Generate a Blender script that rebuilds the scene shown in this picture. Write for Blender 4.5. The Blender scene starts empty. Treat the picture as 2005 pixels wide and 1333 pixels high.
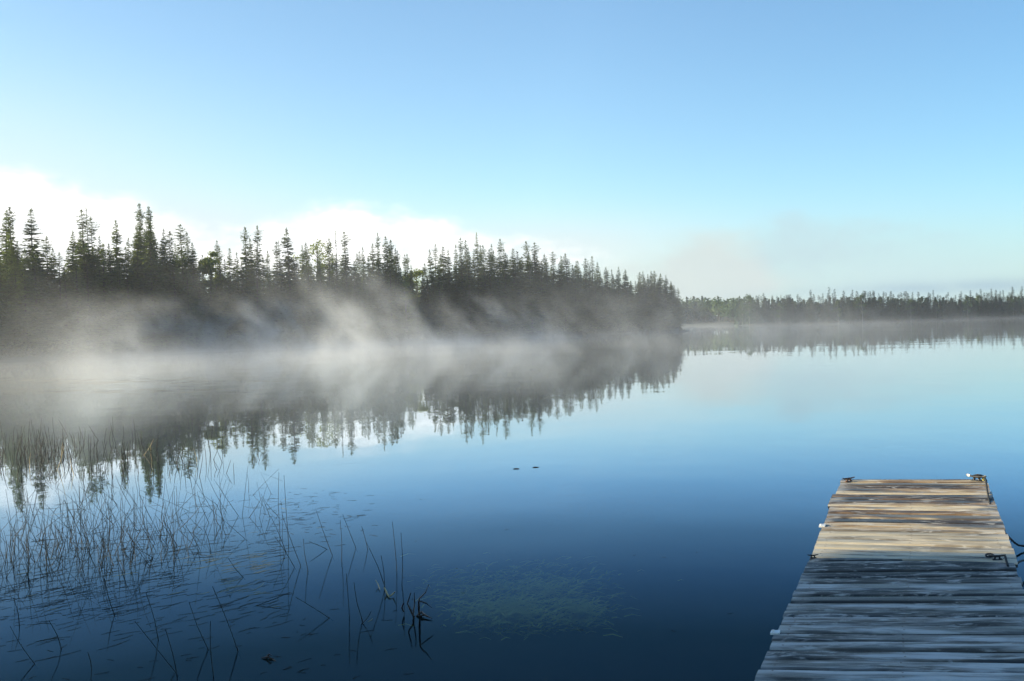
import bpy, math, random
import numpy as np
from mathutils import Vector, Matrix, Euler

scene = bpy.context.scene
COL = scene.collection
R0 = random.Random(7)

# ------------------------------------------------------------------ camera model (used to measure the place)
FPX, CAM_H = 1900.0, 2.1
HORIZON, ROLL = 636.0, math.radians(1.75)
_p = math.atan((666.5 - HORIZON) / FPX)
_X = np.array([1, 0, 0.]); _F = np.array([0, math.cos(_p), -math.sin(_p)]); _U = np.array([0, math.sin(_p), math.cos(_p)])
CR = math.cos(ROLL) * _X - math.sin(ROLL) * _U
CU = math.sin(ROLL) * _X + math.cos(ROLL) * _U
CO = np.array([0, 0, CAM_H])

def ray(u, v):
    return CR * ((u - 1002.5) / FPX) + CU * ((666.5 - v) / FPX) + _F

def at_z(u, v, z):
    d = ray(u, v); return CO + d * ((z - CAM_H) / d[2])

def at_y(u, v, y):
    d = ray(u, v); return CO + d * (y / d[1])

# ------------------------------------------------------------------ object helpers
def link(o, parent=None):
    COL.objects.link(o)
    if parent is not None:
        o.parent = parent
    return o

def mesh_obj(name, verts, faces, mats, parent=None, mat_idx=None, smooth=False, uvs=None):
    me = bpy.data.meshes.new(name)
    me.from_pydata([tuple(v) for v in verts], [], faces)
    for m in (mats if isinstance(mats, (list, tuple)) else [mats]):
        me.materials.append(m)
    if mat_idx is not None:
        me.polygons.foreach_set('material_index', mat_idx)
    if smooth:
        me.polygons.foreach_set('use_smooth', [True] * len(me.polygons))
    if uvs is not None:
        layer = me.uv_layers.new(name='UVMap')
        li = np.empty(len(me.loops), dtype=np.int32); me.loops.foreach_get('vertex_index', li)
        layer.data.foreach_set('uv', np.asarray(uvs, dtype=np.float32)[li].ravel())
    me.update()
    return link(bpy.data.objects.new(name, me), parent)

def tag(o, label=None, cat=None, group=None, kind=None):
    if label: o['label'] = label
    if cat: o['category'] = cat
    if group: o['group'] = group
    if kind: o['kind'] = kind
    return o

def empty(name, loc=(0, 0, 0)):
    o = bpy.data.objects.new(name, None); o.location = loc
    o.empty_display_size = .2
    return link(o)

class MB:
    """collects shapes into one mesh"""
    def __init__(s): s.v = []; s.f = []; s.m = []
    def quad(s, a, b, c, d, m=0):
        n = len(s.v); s.v += [a, b, c, d]; s.f.append((n, n + 1, n + 2, n + 3)); s.m.append(m)
    def tri(s, a, b, c, m=0):
        n = len(s.v); s.v += [a, b, c]; s.f.append((n, n + 1, n + 2)); s.m.append(m)
    def tube(s, pts, rad, n=6, m=0, cap=True):
        pts = [np.asarray(p, float) for p in pts]
        if not hasattr(rad, '__len__'): rad = [rad] * len(pts)
        base = len(s.v); ref = None
        for i, p in enumerate(pts):
            t = pts[min(i + 1, len(pts) - 1)] - pts[max(i - 1, 0)]
            t = t / (np.linalg.norm(t) + 1e-9)
            if ref is None:
                ref = np.array([1., 0, 0]) if abs(t[0]) < .8 else np.array([0, 1., 0])
            a = np.cross(t, ref); a /= np.linalg.norm(a) + 1e-9; b = np.cross(t, a); ref = np.cross(a, t)
            for k in range(n):
                w = 2 * math.pi * k / n
                s.v.append(tuple(p + rad[i] * (a * math.cos(w) + b * math.sin(w))))
        for i in range(len(pts) - 1):
            for k in range(n):
                k2 = (k + 1) % n
                s.f.append((base + i * n + k, base + i * n + k2, base + (i + 1) * n + k2, base + (i + 1) * n + k)); s.m.append(m)
        if cap:
            s.f.append(tuple(base + k for k in range(n))); s.m.append(m)
            e = base + (len(pts) - 1) * n
            s.f.append(tuple(e + k for k in reversed(range(n)))); s.m.append(m)
    def box(s, c, sx, sy, sz, ax=None, ay=None, az=None, m=0):
        c = np.asarray(c, float)
        ax = np.array([1, 0, 0.]) if ax is None else ax; ay = np.array([0, 1, 0.]) if ay is None else ay
        az = np.array([0, 0, 1.]) if az is None else az
        n = len(s.v)
        for dx, dy, dz in ((-1, -1, -1), (1, -1, -1), (1, 1, -1), (-1, 1, -1), (-1, -1, 1), (1, -1, 1), (1, 1, 1), (-1, 1, 1)):
            s.v.append(tuple(c + ax * dx * sx / 2 + ay * dy * sy / 2 + az * dz * sz / 2))
        for q in ((0, 3, 2, 1), (4, 5, 6, 7), (0, 1, 5, 4), (1, 2, 6, 5), (2, 3, 7, 6), (3, 0, 4, 7)):
            s.f.append(tuple(n + i for i in q)); s.m.append(m)
    def build(s, name, mats, parent=None, smooth=False):
        return mesh_obj(name, s.v, s.f, mats, parent, s.m, smooth)

# ------------------------------------------------------------------ node helpers
class NT:
    def __init__(s, tree):
        s.t = tree; s.n = tree.nodes; s.l = tree.links
    def add(s, t, **k):
        n = s.n.new(t)
        for a, b in k.items(): setattr(n, a, b)
        return n
    def put(s, sock, val):
        if hasattr(val, 'is_output'): s.l.new(val, sock)
        elif val is not None: sock.default_value = val
    def math(s, op, a, b=None, c=None, clamp=False):
        n = s.add('ShaderNodeMath', operation=op, use_clamp=clamp)
        s.put(n.inputs[0], a)
        if b is not None: s.put(n.inputs[1], b)
        if c is not None: s.put(n.inputs[2], c)
        return n.outputs[0]
    def mul(s, a, b): return s.math('MULTIPLY', a, b)
    def addn(s, a, b): return s.math('ADD', a, b)
    def sub(s, a, b): return s.math('SUBTRACT', a, b)
    def smooth(s, x, lo, hi, a=0., b=1.):
        n = s.add('ShaderNodeMapRange', interpolation_type='SMOOTHSTEP')
        s.put(n.inputs['Value'], x)
        for k, v in (('From Min', lo), ('From Max', hi), ('To Min', a), ('To Max', b)): s.put(n.inputs[k], v)
        return n.outputs['Result']
    def lin(s, x, lo, hi, a=0., b=1.):
        n = s.add('ShaderNodeMapRange'); n.clamp = True
        s.put(n.inputs['Value'], x)
        for k, v in (('From Min', lo), ('From Max', hi), ('To Min', a), ('To Max', b)): s.put(n.inputs[k], v)
        return n.outputs['Result']
    def exp(s, x): return s.math('EXPONENT', x)
    def sep(s, v):
        n = s.add('ShaderNodeSeparateXYZ'); s.l.new(v, n.inputs[0]); return n.outputs
    def comb(s, x, y, z):
        n = s.add('ShaderNodeCombineXYZ')
        for i, v in enumerate((x, y, z)): s.put(n.inputs[i], v)
        return n.outputs[0]
    def noise(s, vec, scale=1., detail=2., rough=.5, dist=0., dim='3D', w=None):
        n = s.add('ShaderNodeTexNoise', noise_dimensions=dim)
        if vec is not None: s.l.new(vec, n.inputs['Vector'])
        n.inputs['Scale'].default_value = scale; n.inputs['Detail'].default_value = detail
        n.inputs['Roughness'].default_value = rough; n.inputs['Distortion'].default_value = dist
        if w is not None: s.put(n.inputs['W'], w)
        return n.outputs['Fac']
    def ramp(s, x, stops):
        n = s.add('ShaderNodeValToRGB'); e = n.color_ramp.elements
        while len(e) < len(stops): e.new(.5)
        for i, (p, c) in enumerate(stops): e[i].position = p; e[i].color = (*c, 1)
        s.put(n.inputs[0], x); return n.outputs[0]
    def mix(s, fac, a, b, mode='MIX'):
        n = s.add('ShaderNodeMix', data_type='RGBA', blend_type=mode)
        s.put(n.inputs[0], fac)
        for i, v in ((6, a), (7, b)):
            if isinstance(v, tuple): n.inputs[i].default_value = (*v, 1) if len(v) == 3 else v
            else: s.l.new(v, n.inputs[i])
        return n.outputs[2]

def new_mat(name):
    m = bpy.data.materials.new(name); m.use_nodes = True
    m.node_tree.nodes.clear()
    t = NT(m.node_tree); out = t.add('ShaderNodeOutputMaterial')
    return m, t, out

def simple_mat(name, col, rough=.6, metal=0., var=.35, scale=8.):
    m, t, out = new_mat(name)
    tc = t.add('ShaderNodeTexCoord')
    n = t.noise(tc.outputs['Object'], scale, 4, .6)
    c = t.mix(n, tuple(x * (1 - var) for x in col), tuple(min(1, x * (1 + var)) for x in col))
    b = t.add('ShaderNodeBsdfPrincipled')
    t.l.new(c, b.inputs['Base Color']); b.inputs['Roughness'].default_value = rough; b.inputs['Metallic'].default_value = metal
    t.l.new(b.outputs[0], out.inputs['Surface'])
    return m

def leaf_mat(name, dark, light, trans=.25, rough=.55):
    m, t, out = new_mat(name)
    tc = t.add('ShaderNodeTexCoord'); oi = t.add('ShaderNodeObjectInfo')
    n = t.noise(tc.outputs['Object'], 1.1, 3, .6)
    isl = t.add('ShaderNodeNewGeometry').outputs['Random Per Island']
    k = t.addn(t.mul(t.smooth(n, .35, .65), .5), t.addn(t.mul(isl, .35), t.mul(t.sub(oi.outputs['Random'], .5), .6)))
    c = t.mix(t.math('MULTIPLY', k, 1., clamp=True), dark, light)
    d = t.add('ShaderNodeBsdfPrincipled'); t.l.new(c, d.inputs['Base Color']); d.inputs['Roughness'].default_value = rough
    d.inputs['Specular IOR Level'].default_value = .1
    tr = t.add('ShaderNodeBsdfTranslucent')
    t.l.new(t.mix(.5, c, tuple(min(1, x * 2.1) for x in light)), tr.inputs['Color'])
    mx = t.add('ShaderNodeMixShader'); mx.inputs[0].default_value = trans
    t.l.new(d.outputs[0], mx.inputs[1]); t.l.new(tr.outputs[0], mx.inputs[2])
    t.l.new(mx.outputs[0], out.inputs['Surface'])
    return m

M_NEEDLE = leaf_mat('spruce_needles', (.006, .016, .005), (.125, .165, .035), .42)
M_LEAF = leaf_mat('broad_leaves', (.10, .13, .02), (.20, .23, .04), .4)
M_FARNEEDLE = leaf_mat('far_needles', (.010, .024, .012), (.055, .085, .030), .2)
M_FARLEAF = leaf_mat('far_leaves', (.045, .075, .028), (.09, .125, .045), .3)
M_SHRUB = leaf_mat('shore_shrub_leaves', (.018, .024, .011), (.06, .07, .024), .2)
M_BARK = simple_mat('spruce_bark', (.075, .06, .047), .9)
M_BIRCHBARK = simple_mat('pale_bark', (.17, .155, .13), .8)
M_DEAD = simple_mat('dead_wood', (.17, .15, .125), .9)
M_REED = simple_mat('reed_green', (.011, .015, .009), .7, var=.4)
M_GOLD = simple_mat('dry_reed', (.52, .40, .19), .6, var=.3)
M_FLOAT = simple_mat('floating_leaf', (.012, .015, .010), .8, var=.5)
M_FLOATGOLD = simple_mat('floating_dry_leaf', (.30, .25, .09), .55, var=.4)
M_TWIG = simple_mat('wet_twig', (.05, .034, .024), .5, var=.4)
M_METAL = simple_mat('galvanised_metal', (.55, .54, .5), .45, .6, var=.25)
M_PALEMETAL = simple_mat('pale_bracket', (.75, .73, .68), .5, .0, var=.15)
M_RUST = simple_mat('rusty_iron', (.13, .07, .045), .6, .5, var=.5, scale=30)
M_BLACK = simple_mat('dark_iron', (.035, .035, .036), .45, .6, var=.4, scale=30)
M_ROPE = simple_mat('dark_rope', (.016, .017, .018), .9, var=.4, scale=60)
M_ROPEW = simple_mat('white_rope', (.72, .70, .64), .8, var=.15, scale=60)
M_YELLOW = simple_mat('yellow_plastic', (.75, .58, .12), .5, var=.1)
M_SIDE = simple_mat('dark_board_edge', (.034, .028, .022), .8, var=.5, scale=9)  # board sides coloured dark so the gaps between boards look shaded
M_BEAM = simple_mat('beam_wood', (.16, .12, .085), .8, var=.5, scale=5)
M_FLOATDRUM = simple_mat('float_plastic', (.05, .06, .07), .5)

# ------------------------------------------------------------------ land and lake
PEN_D = [(-420, 72), (-300, 80), (-120, 90), (60, 99), (280, 112), (500, 125), (720, 140), (930, 154), (1130, 164), (1330, 172)]
def interp(tab, u):
    if u <= tab[0][0]: return tab[0][1]
    for (a, x), (b, y) in zip(tab, tab[1:]):
        if u <= b: return x + (y - x) * (u - a) / (b - a)
    return tab[-1][1]
def pen_D(u): return interp(PEN_D, u)
FAR_D = [(1200, 330), (1345, 320), (1430, 285), (1480, 255), (1640, 245), (1820, 250), (2005, 262), (2300, 280)]
def far_D(u): return interp(FAR_D, u)
def px(u, D): return (u - 1002.5) / FPX * D

POLY_PEN = [(px(u, D), D) for u, D in PEN_D] + [(31.5, 176), (29, 183), (18, 196), (-10, 212), (-60, 250), (-100, 290), (-300, 330),
            (-300, 70), (-120, 62)]
POLY_PEN[-1] = (-95, 64)
POLY_FAR = [(px(u, D), D) for u, D in FAR_D] + [(330, 320), (330, 470), (-300, 470), (-300, 330), (-100, 345), (-20, 350)]
POLY_NEAR = [(-300, 30), (-62, 17.5), (-30, 12.5), (-14, 9.6), (-10.5, 4), (-8, -5), (0, -16), (20, -20), (60, -18), (330, -24), (330, -90), (-300, -90)]

def poly_sd(P, x, y):
    """signed distance, positive inside (numpy arrays)"""
    inside = np.zeros(x.shape, bool); d = np.full(x.shape, 1e9)
    n = len(P)
    for i in range(n):
        (ax, ay), (bx, by) = P[i], P[(i + 1) % n]
        ex, ey = bx - ax, by - ay
        t = np.clip(((x - ax) * ex + (y - ay) * ey) / (ex * ex + ey * ey + 1e-9), 0, 1)
        d = np.minimum(d, np.hypot(x - ax - t * ex, y - ay - t * ey))
        c = ((ay > y) != (by > y)) & (x < ax + (y - ay) / (by - ay + 1e-12) * ex)
        inside ^= c
    return np.where(inside, d, -d)

def land_height(x, y):
    x = np.asarray(x, float); y = np.asarray(y, float)
    wob = .9 * np.sin(x * .31 + y * .17) + .7 * np.sin(y * .43 - x * .21)
    best = None
    for P, slope, top in ((POLY_PEN, .10, 1.6), (POLY_FAR, .06, 3.2), (POLY_NEAR, .10, 1.5)):
        s = poly_sd(P, x, y) + wob
        h = np.where(s > 0, np.minimum(.10 + .12 * np.minimum(s, 3) + slope * s * .6, top), np.maximum(.10 + s * .22, -3.0))
        best = h if best is None else np.maximum(best, h)
    return best + .06 * np.sin(x * .9) * np.sin(y * .8)

def ground_z(x, y): return float(land_height(np.array([x]), np.array([y]))[0])

def axis(lo, hi, fine_lo, fine_hi, fine, coarse):
    a = list(np.arange(lo, fine_lo, coarse)) + list(np.arange(fine_lo, fine_hi, fine)) + list(np.arange(fine_hi, hi + .01, coarse))
    return np.array(a)
gx = axis(-300, 330, -100, 60, 2.0, 5.0); gy = axis(-90, 470, -20, 215, 2.0, 5.0)
GX, GY = np.meshgrid(gx, gy)
GZ = land_height(GX, GY)
nx, ny = len(gx), len(gy)
verts = np.stack([GX.ravel(), GY.ravel(), GZ.ravel()], 1)
faces = [(j * nx + i, j * nx + i + 1, (j + 1) * nx + i + 1, (j + 1) * nx + i) for j in range(ny - 1) for i in range(nx - 1)]
m, t, out = new_mat('forest_floor_and_lake_bed')
tc = t.add('ShaderNodeTexCoord')
n1 = t.noise(tc.outputs['Object'], .6, 5, .6); n2 = t.noise(tc.outputs['Object'], 4., 4, .6)
c = t.mix(t.smooth(n1, .35, .65), (.014, .018, .008), (.028, .027, .014))
c = t.mix(t.mul(n2, .5), c, (.02, .026, .011))
b = t.add('ShaderNodeBsdfPrincipled'); t.l.new(c, b.inputs['Base Color']); b.inputs['Roughness'].default_value = .95
t.l.new(b.outputs[0], out.inputs['Surface'])
tag(mesh_obj('ground', verts, faces, m, smooth=True), kind='structure')

# water: mirror by Fresnel over a dark, slightly clear body
m, t, out = new_mat('lake_water')
tc = t.add('ShaderNodeTexCoord'); obc = tc.outputs['Object']
mp = t.add('ShaderNodeMapping'); mp.inputs['Scale'].default_value = (1.0, .45, 1.); t.l.new(obc, mp.inputs['Vector'])
r1 = t.noise(mp.outputs[0], 1.6, 3, .55); r2 = t.noise(obc, .22, 2, .5); r3 = t.noise(mp.outputs[0], 9., 2, .5)
patch = t.smooth(t.noise(obc, .05, 2, .5), .42, .62, .35, 1.)
hgt = t.addn(t.mul(t.mul(r1, patch), .0021), t.addn(t.mul(r2, .010), t.mul(t.mul(r3, patch), .00022)))
bp = t.add('ShaderNodeBump'); bp.inputs['Strength'].default_value = 1.; bp.inputs['Distance'].default_value = 1.
t.l.new(hgt, bp.inputs['Height'])
fr = t.add('ShaderNodeFresnel'); fr.inputs['IOR'].default_value = 1.333; t.l.new(bp.outputs[0], fr.inputs['Normal'])
gl = t.add('ShaderNodeBsdfGlossy'); gl.inputs['Roughness'].default_value = .012; t.l.new(bp.outputs[0], gl.inputs['Normal'])
t.l.new(t.ramp(fr.outputs[0], [(.02, (.004, .009, .016)), (.165, (.024, .046, .062)), (.225, (.066, .108, .156)), (.285, (.155, .22, .285)), (.33, (.255, .345, .44)), (.37, (.33, .44, .55)),
                               (.42, (.46, .56, .65)), (.50, (.60, .68, .74)), (.62, (.70, .76, .80)), (1., (1., 1., 1.))]), gl.inputs['Color'])
df = t.add('ShaderNodeBsdfDiffuse'); df.inputs['Color'].default_value = (.002, .009, .030, 1)
tr = t.add('ShaderNodeBsdfTransparent'); tr.inputs['Color'].default_value = (.86, .90, .72, 1)
body = t.add('ShaderNodeMixShader'); body.inputs[0].default_value = .85
t.l.new(df.outputs[0], body.inputs[1]); t.l.new(tr.outputs[0], body.inputs[2])
blk = t.add('ShaderNodeBsdfDiffuse'); blk.inputs['Color'].default_value = (0, 0, 0, 1)
mx = t.add('ShaderNodeMixShader'); t.l.new(fr.outputs[0], mx.inputs[0])
t.l.new(body.outputs[0], mx.inputs[1]); t.l.new(blk.outputs[0], mx.inputs[2])
ad = t.add('ShaderNodeAddShader'); t.l.new(mx.outputs[0], ad.inputs[0]); t.l.new(gl.outputs[0], ad.inputs[1])
t.l.new(ad.outputs[0], out.inputs['Surface'])
M_WATER = m
tag(mesh_obj('lake_water', [(-299, -89, 0), (329, -89, 0), (329, 469, 0), (-299, 469, 0)], [(0, 1, 2, 3)], m), kind='structure')

# ------------------------------------------------------------------ tree prototypes
def spruce_parts(seed, H=12., Rm=1.15, club=0., sparse=0., droop=.28, base=.06, power=.85, spray=1.35, twin=False, whorl=.22, perw=8, leaf=.42, tipmin=.26):
    rd = random.Random(seed)
    cr = MB(); tr = MB()
    bend = [rd.uniform(-.12, .12) for _ in range(2)]
    def axis_at(z):
        k = z / H
        return np.array([bend[0] * math.sin(k * 3.) , bend[1] * math.sin(k * 2.3 + .5) - bend[1] * math.sin(.5), z])
    zs = np.linspace(-.4, H * .985, 12)
    tr.tube([axis_at(z) for z in zs], [max(.012, .115 * (1 - max(z, 0) / H) ** .9 * (H / 12)) for z in zs], 6)
    lobes = [(rd.uniform(0, 6.28), rd.uniform(.1, .95), rd.uniform(.15, .5)) for _ in range(9)]
    z = H * base
    while z < H * .992:
        k = z / H
        r = Rm * (1 - k) ** power
        if k < .25: r *= .55 + 1.8 * k
        if club > 0:
            r += club * Rm * math.exp(-((k - .925) / .03) ** 2) * .20
            r *= 1 - .38 * club * math.exp(-((k - .83) / .05) ** 2)
        r = max(r, .045)
        nb = perw if k < .9 else max(4, perw - 1)
        ph = rd.uniform(0, 6.28)
        for b in range(nb):
            if rd.random() < sparse * (1.15 if k < .86 else .25): 
                if rd.random() < .35:       # dead twig
                    a = ph + b * 6.28 / nb
                    p0 = axis_at(z); L = r * rd.uniform(.3, .8)
                    d = np.array([math.cos(a), math.sin(a), -.15])
                    tr.tube([p0, p0 + d * L], [.016, .006], 3, 0, False)
                continue
            a = ph + b * 6.283 / nb + rd.uniform(-.3, .3)
            amp = 1.
            for la, lk, lw in lobes:
                if abs(lk - k) < .07 and math.cos(a - la) > .3: amp += lw
            L = r * rd.uniform(.62, 1.08) * amp
            d = np.array([math.cos(a), math.sin(a), 0]); side = np.array([-d[1], d[0], 0])
            p0 = axis_at(min(H * .985, max(.1, z + rd.uniform(-.75, .75) * whorl)))
            steps = max(2, int(L / (.17 if k < .8 else .09) * spray))
            up = .35 if k > .8 else 0.
            for s in range(steps):
                f_ = (s + rd.random()) / steps
                p = p0 + d * (L * f_) + np.array([0, 0, L * (-droop * 1.5 * f_ + droop * .9 * f_ * f_ + up * f_)])
                for q in range(2):
                    sg = 1 if q else -1
                    ln = leaf * rd.uniform(.6, 1.25) * (tipmin + (1 - tipmin) * min(1., (1 - k) / .38)) * (1 - .35 * f_)
                    wd = ln * rd.uniform(.22, .4)
                    dirv = d * rd.uniform(.3, 1.) + side * sg * rd.uniform(.2, .95) + np.array([0, 0, rd.uniform(-.55, .12) + up])
                    dirv /= np.linalg.norm(dirv)
                    wv = np.cross(dirv, np.array([rd.uniform(-.5, .5), rd.uniform(-.5, .5), 1.])); wv /= np.linalg.norm(wv) + 1e-9
                    e = p + dirv * ln; mid = p + dirv * ln * .5
                    cr.quad(tuple(p), tuple(mid - wv * wd), tuple(e), tuple(mid + wv * wd))
            if k < .85 and L > .35:
                tip = p0 + d * L * .9 + np.array([0, 0, -L * droop * .6])
                tr.tube([p0, (p0 + tip) / 2 + np.array([0, 0, -.02]), tip], [.02, .014, .006], 3, 0, False)
        z += whorl * rd.uniform(.75, 1.25) * (.7 if k > .85 else 1.)
    # leader shoot
    top = axis_at(H * .98)
    for i in range(10):
        a = rd.uniform(0, 6.28); p = top + np.array([0, 0, rd.uniform(-.25, .15)])
        e = p + np.array([math.cos(a) * .09, math.sin(a) * .09, .16])
        w = np.array([-math.sin(a) * .03, math.cos(a) * .03, 0])
        cr.quad(tuple(p), tuple((p + e) / 2 - w), tuple(e), tuple((p + e) / 2 + w))
    if twin:
        pass
    return tr, cr

def broadleaf_parts(seed, H=10., Rm=1.7, airy=.3, base=.45, leaf=.17, n=2600):
    rd = random.Random(seed); tr = MB(); cr = MB()
    tr.tube([(0, 0, -.4), (.05, 0, H * .3), (-.06, .05, H * .6), (0, 0, H * .93)], [.11, .085, .055, .015], 6)
    clumps = []
    for i in range(26):
        k = rd.uniform(base, 1.); a = rd.uniform(0, 6.28)
        rr = Rm * math.sin(math.pi * min(1, max(.08, (k - base) / (1 - base) * .85 + .12))) * rd.uniform(.35, 1.)
        c = np.array([math.cos(a) * rr, math.sin(a) * rr, H * k * .97])
        s = np.array([0, 0, max(H * base * .8, c[2] - rr * 1.1)])
        tr.tube([s, (s + c) / 2 + np.array([0, 0, .12]), c], [.035, .022, .008], 4, 0, False)
        clumps.append((c, rd.uniform(.35, .62) * Rm * .62))
    for i in range(n):
        c, r = clumps[rd.randrange(len(clumps))]
        if rd.random() < airy: r *= 1.25
        v = np.array([rd.gauss(0, 1), rd.gauss(0, 1), rd.gauss(0, .75)]); v /= np.linalg.norm(v) + 1e-9
        p = c + v * r * rd.random() ** .45
        a = np.array([rd.gauss(0, 1) for _ in range(3)]); a /= np.linalg.norm(a); b = np.cross(a, v); b /= np.linalg.norm(b) + 1e-9
        s = leaf * rd.uniform(.6, 1.2)
        cr.quad(tuple(p - a * s * .5), tuple(p + b * s * .32), tuple(p + a * s * .5), tuple(p - b * s * .32))
    return tr, cr

PROTO = {}
def proto(kind, parts, H, bark, leafm):
    tr, cr = parts
    def me(mb, nm, mt):
        mm = bpy.data.meshes.new(nm); mm.from_pydata([tuple(map(float, v)) for v in mb.v], [], mb.f); mm.materials.append(mt); mm.update(); return mm
    PROTO.setdefault(kind, []).append((me(tr, 'trunk', bark), me(cr, 'crown', leafm), H))

for s in range(3): proto('club', spruce_parts(10 + s, club=1., Rm=1.5, sparse=.08), 12., M_BARK, M_NEEDLE)
for s in range(4): proto('dense', spruce_parts(20 + s, Rm=1.75, sparse=.07), 12., M_BARK, M_NEEDLE)
for s in range(2): proto('fir', spruce_parts(30 + s, Rm=2.2, sparse=.08, droop=.1, power=.95, leaf=.46), 12., M_BARK, M_NEEDLE)
for s in range(2): proto('sparse', spruce_parts(40 + s, Rm=1.6, sparse=.38, club=.8, droop=.2, leaf=.4), 12., M_BARK, M_NEEDLE)
for s in range(2): proto('thin', spruce_parts(50 + s, Rm=.95, sparse=.15, leaf=.36), 12., M_BARK, M_NEEDLE)
proto('snag', spruce_parts(60, Rm=.8, sparse=.86, leaf=.24), 12., M_DEAD, M_NEEDLE)
proto('larch', spruce_parts(70, Rm=1.7, sparse=.3, droop=.12, power=.8, leaf=.36), 12., M_BARK, M_LEAF)
proto('airy', broadleaf_parts(80, H=11., Rm=1.6, base=.62, n=1500), 11., M_BIRCHBARK, M_LEAF)
proto('bright', broadleaf_parts(81, H=10., Rm=1.3, base=.25, n=5200, leaf=.22), 10., M_BIRCHBARK, M_LEAF)
proto('round', broadleaf_parts(82, H=8., Rm=1.7, base=.4, n=3600, leaf=.2), 8., M_BIRCHBARK, M_LEAF)

NAME = dict(club='spruce_tree', dense='spruce_tree', fir='fir_tree', sparse='spruce_tree', thin='spruce_tree', snag='bare_spruce_tree',
            larch='larch_tree', airy='aspen_tree', bright='birch_tree', round='birch_tree')
CAT = dict(club='spruce tree', dense='spruce tree', fir='fir tree', sparse='spruce tree', thin='spruce tree', snag='dead tree',
           larch='larch tree', airy='aspen tree', bright='birch tree', round='birch tree')

def place_tree(kind, u, vtop, D, label, group, rd, wide=1., name=None):
    top = at_y(u, vtop, D)
    x, y = float(top[0]), float(top[1])
    gz = ground_z(x, y)
    gz = max(gz, .05)
    tm, cm, H = PROTO[kind][rd.randrange(len(PROTO[kind]))]
    h = float(top[2]) - gz
    s = h / H
    o = empty(name or NAME[kind], (x, y, gz))
    sx = max(s, .55) * wide * rd.uniform(.9, 1.12)
    o.scale = (sx, sx, s); o.rotation_euler = (rd.uniform(-.02, .02), rd.uniform(-.02, .02), rd.uniform(0, 6.28))
    tag(o, label, CAT[kind], group)
    link(bpy.data.objects.new('trunk', tm), o); link(bpy.data.objects.new('crown', cm), o)
    return o

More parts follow.
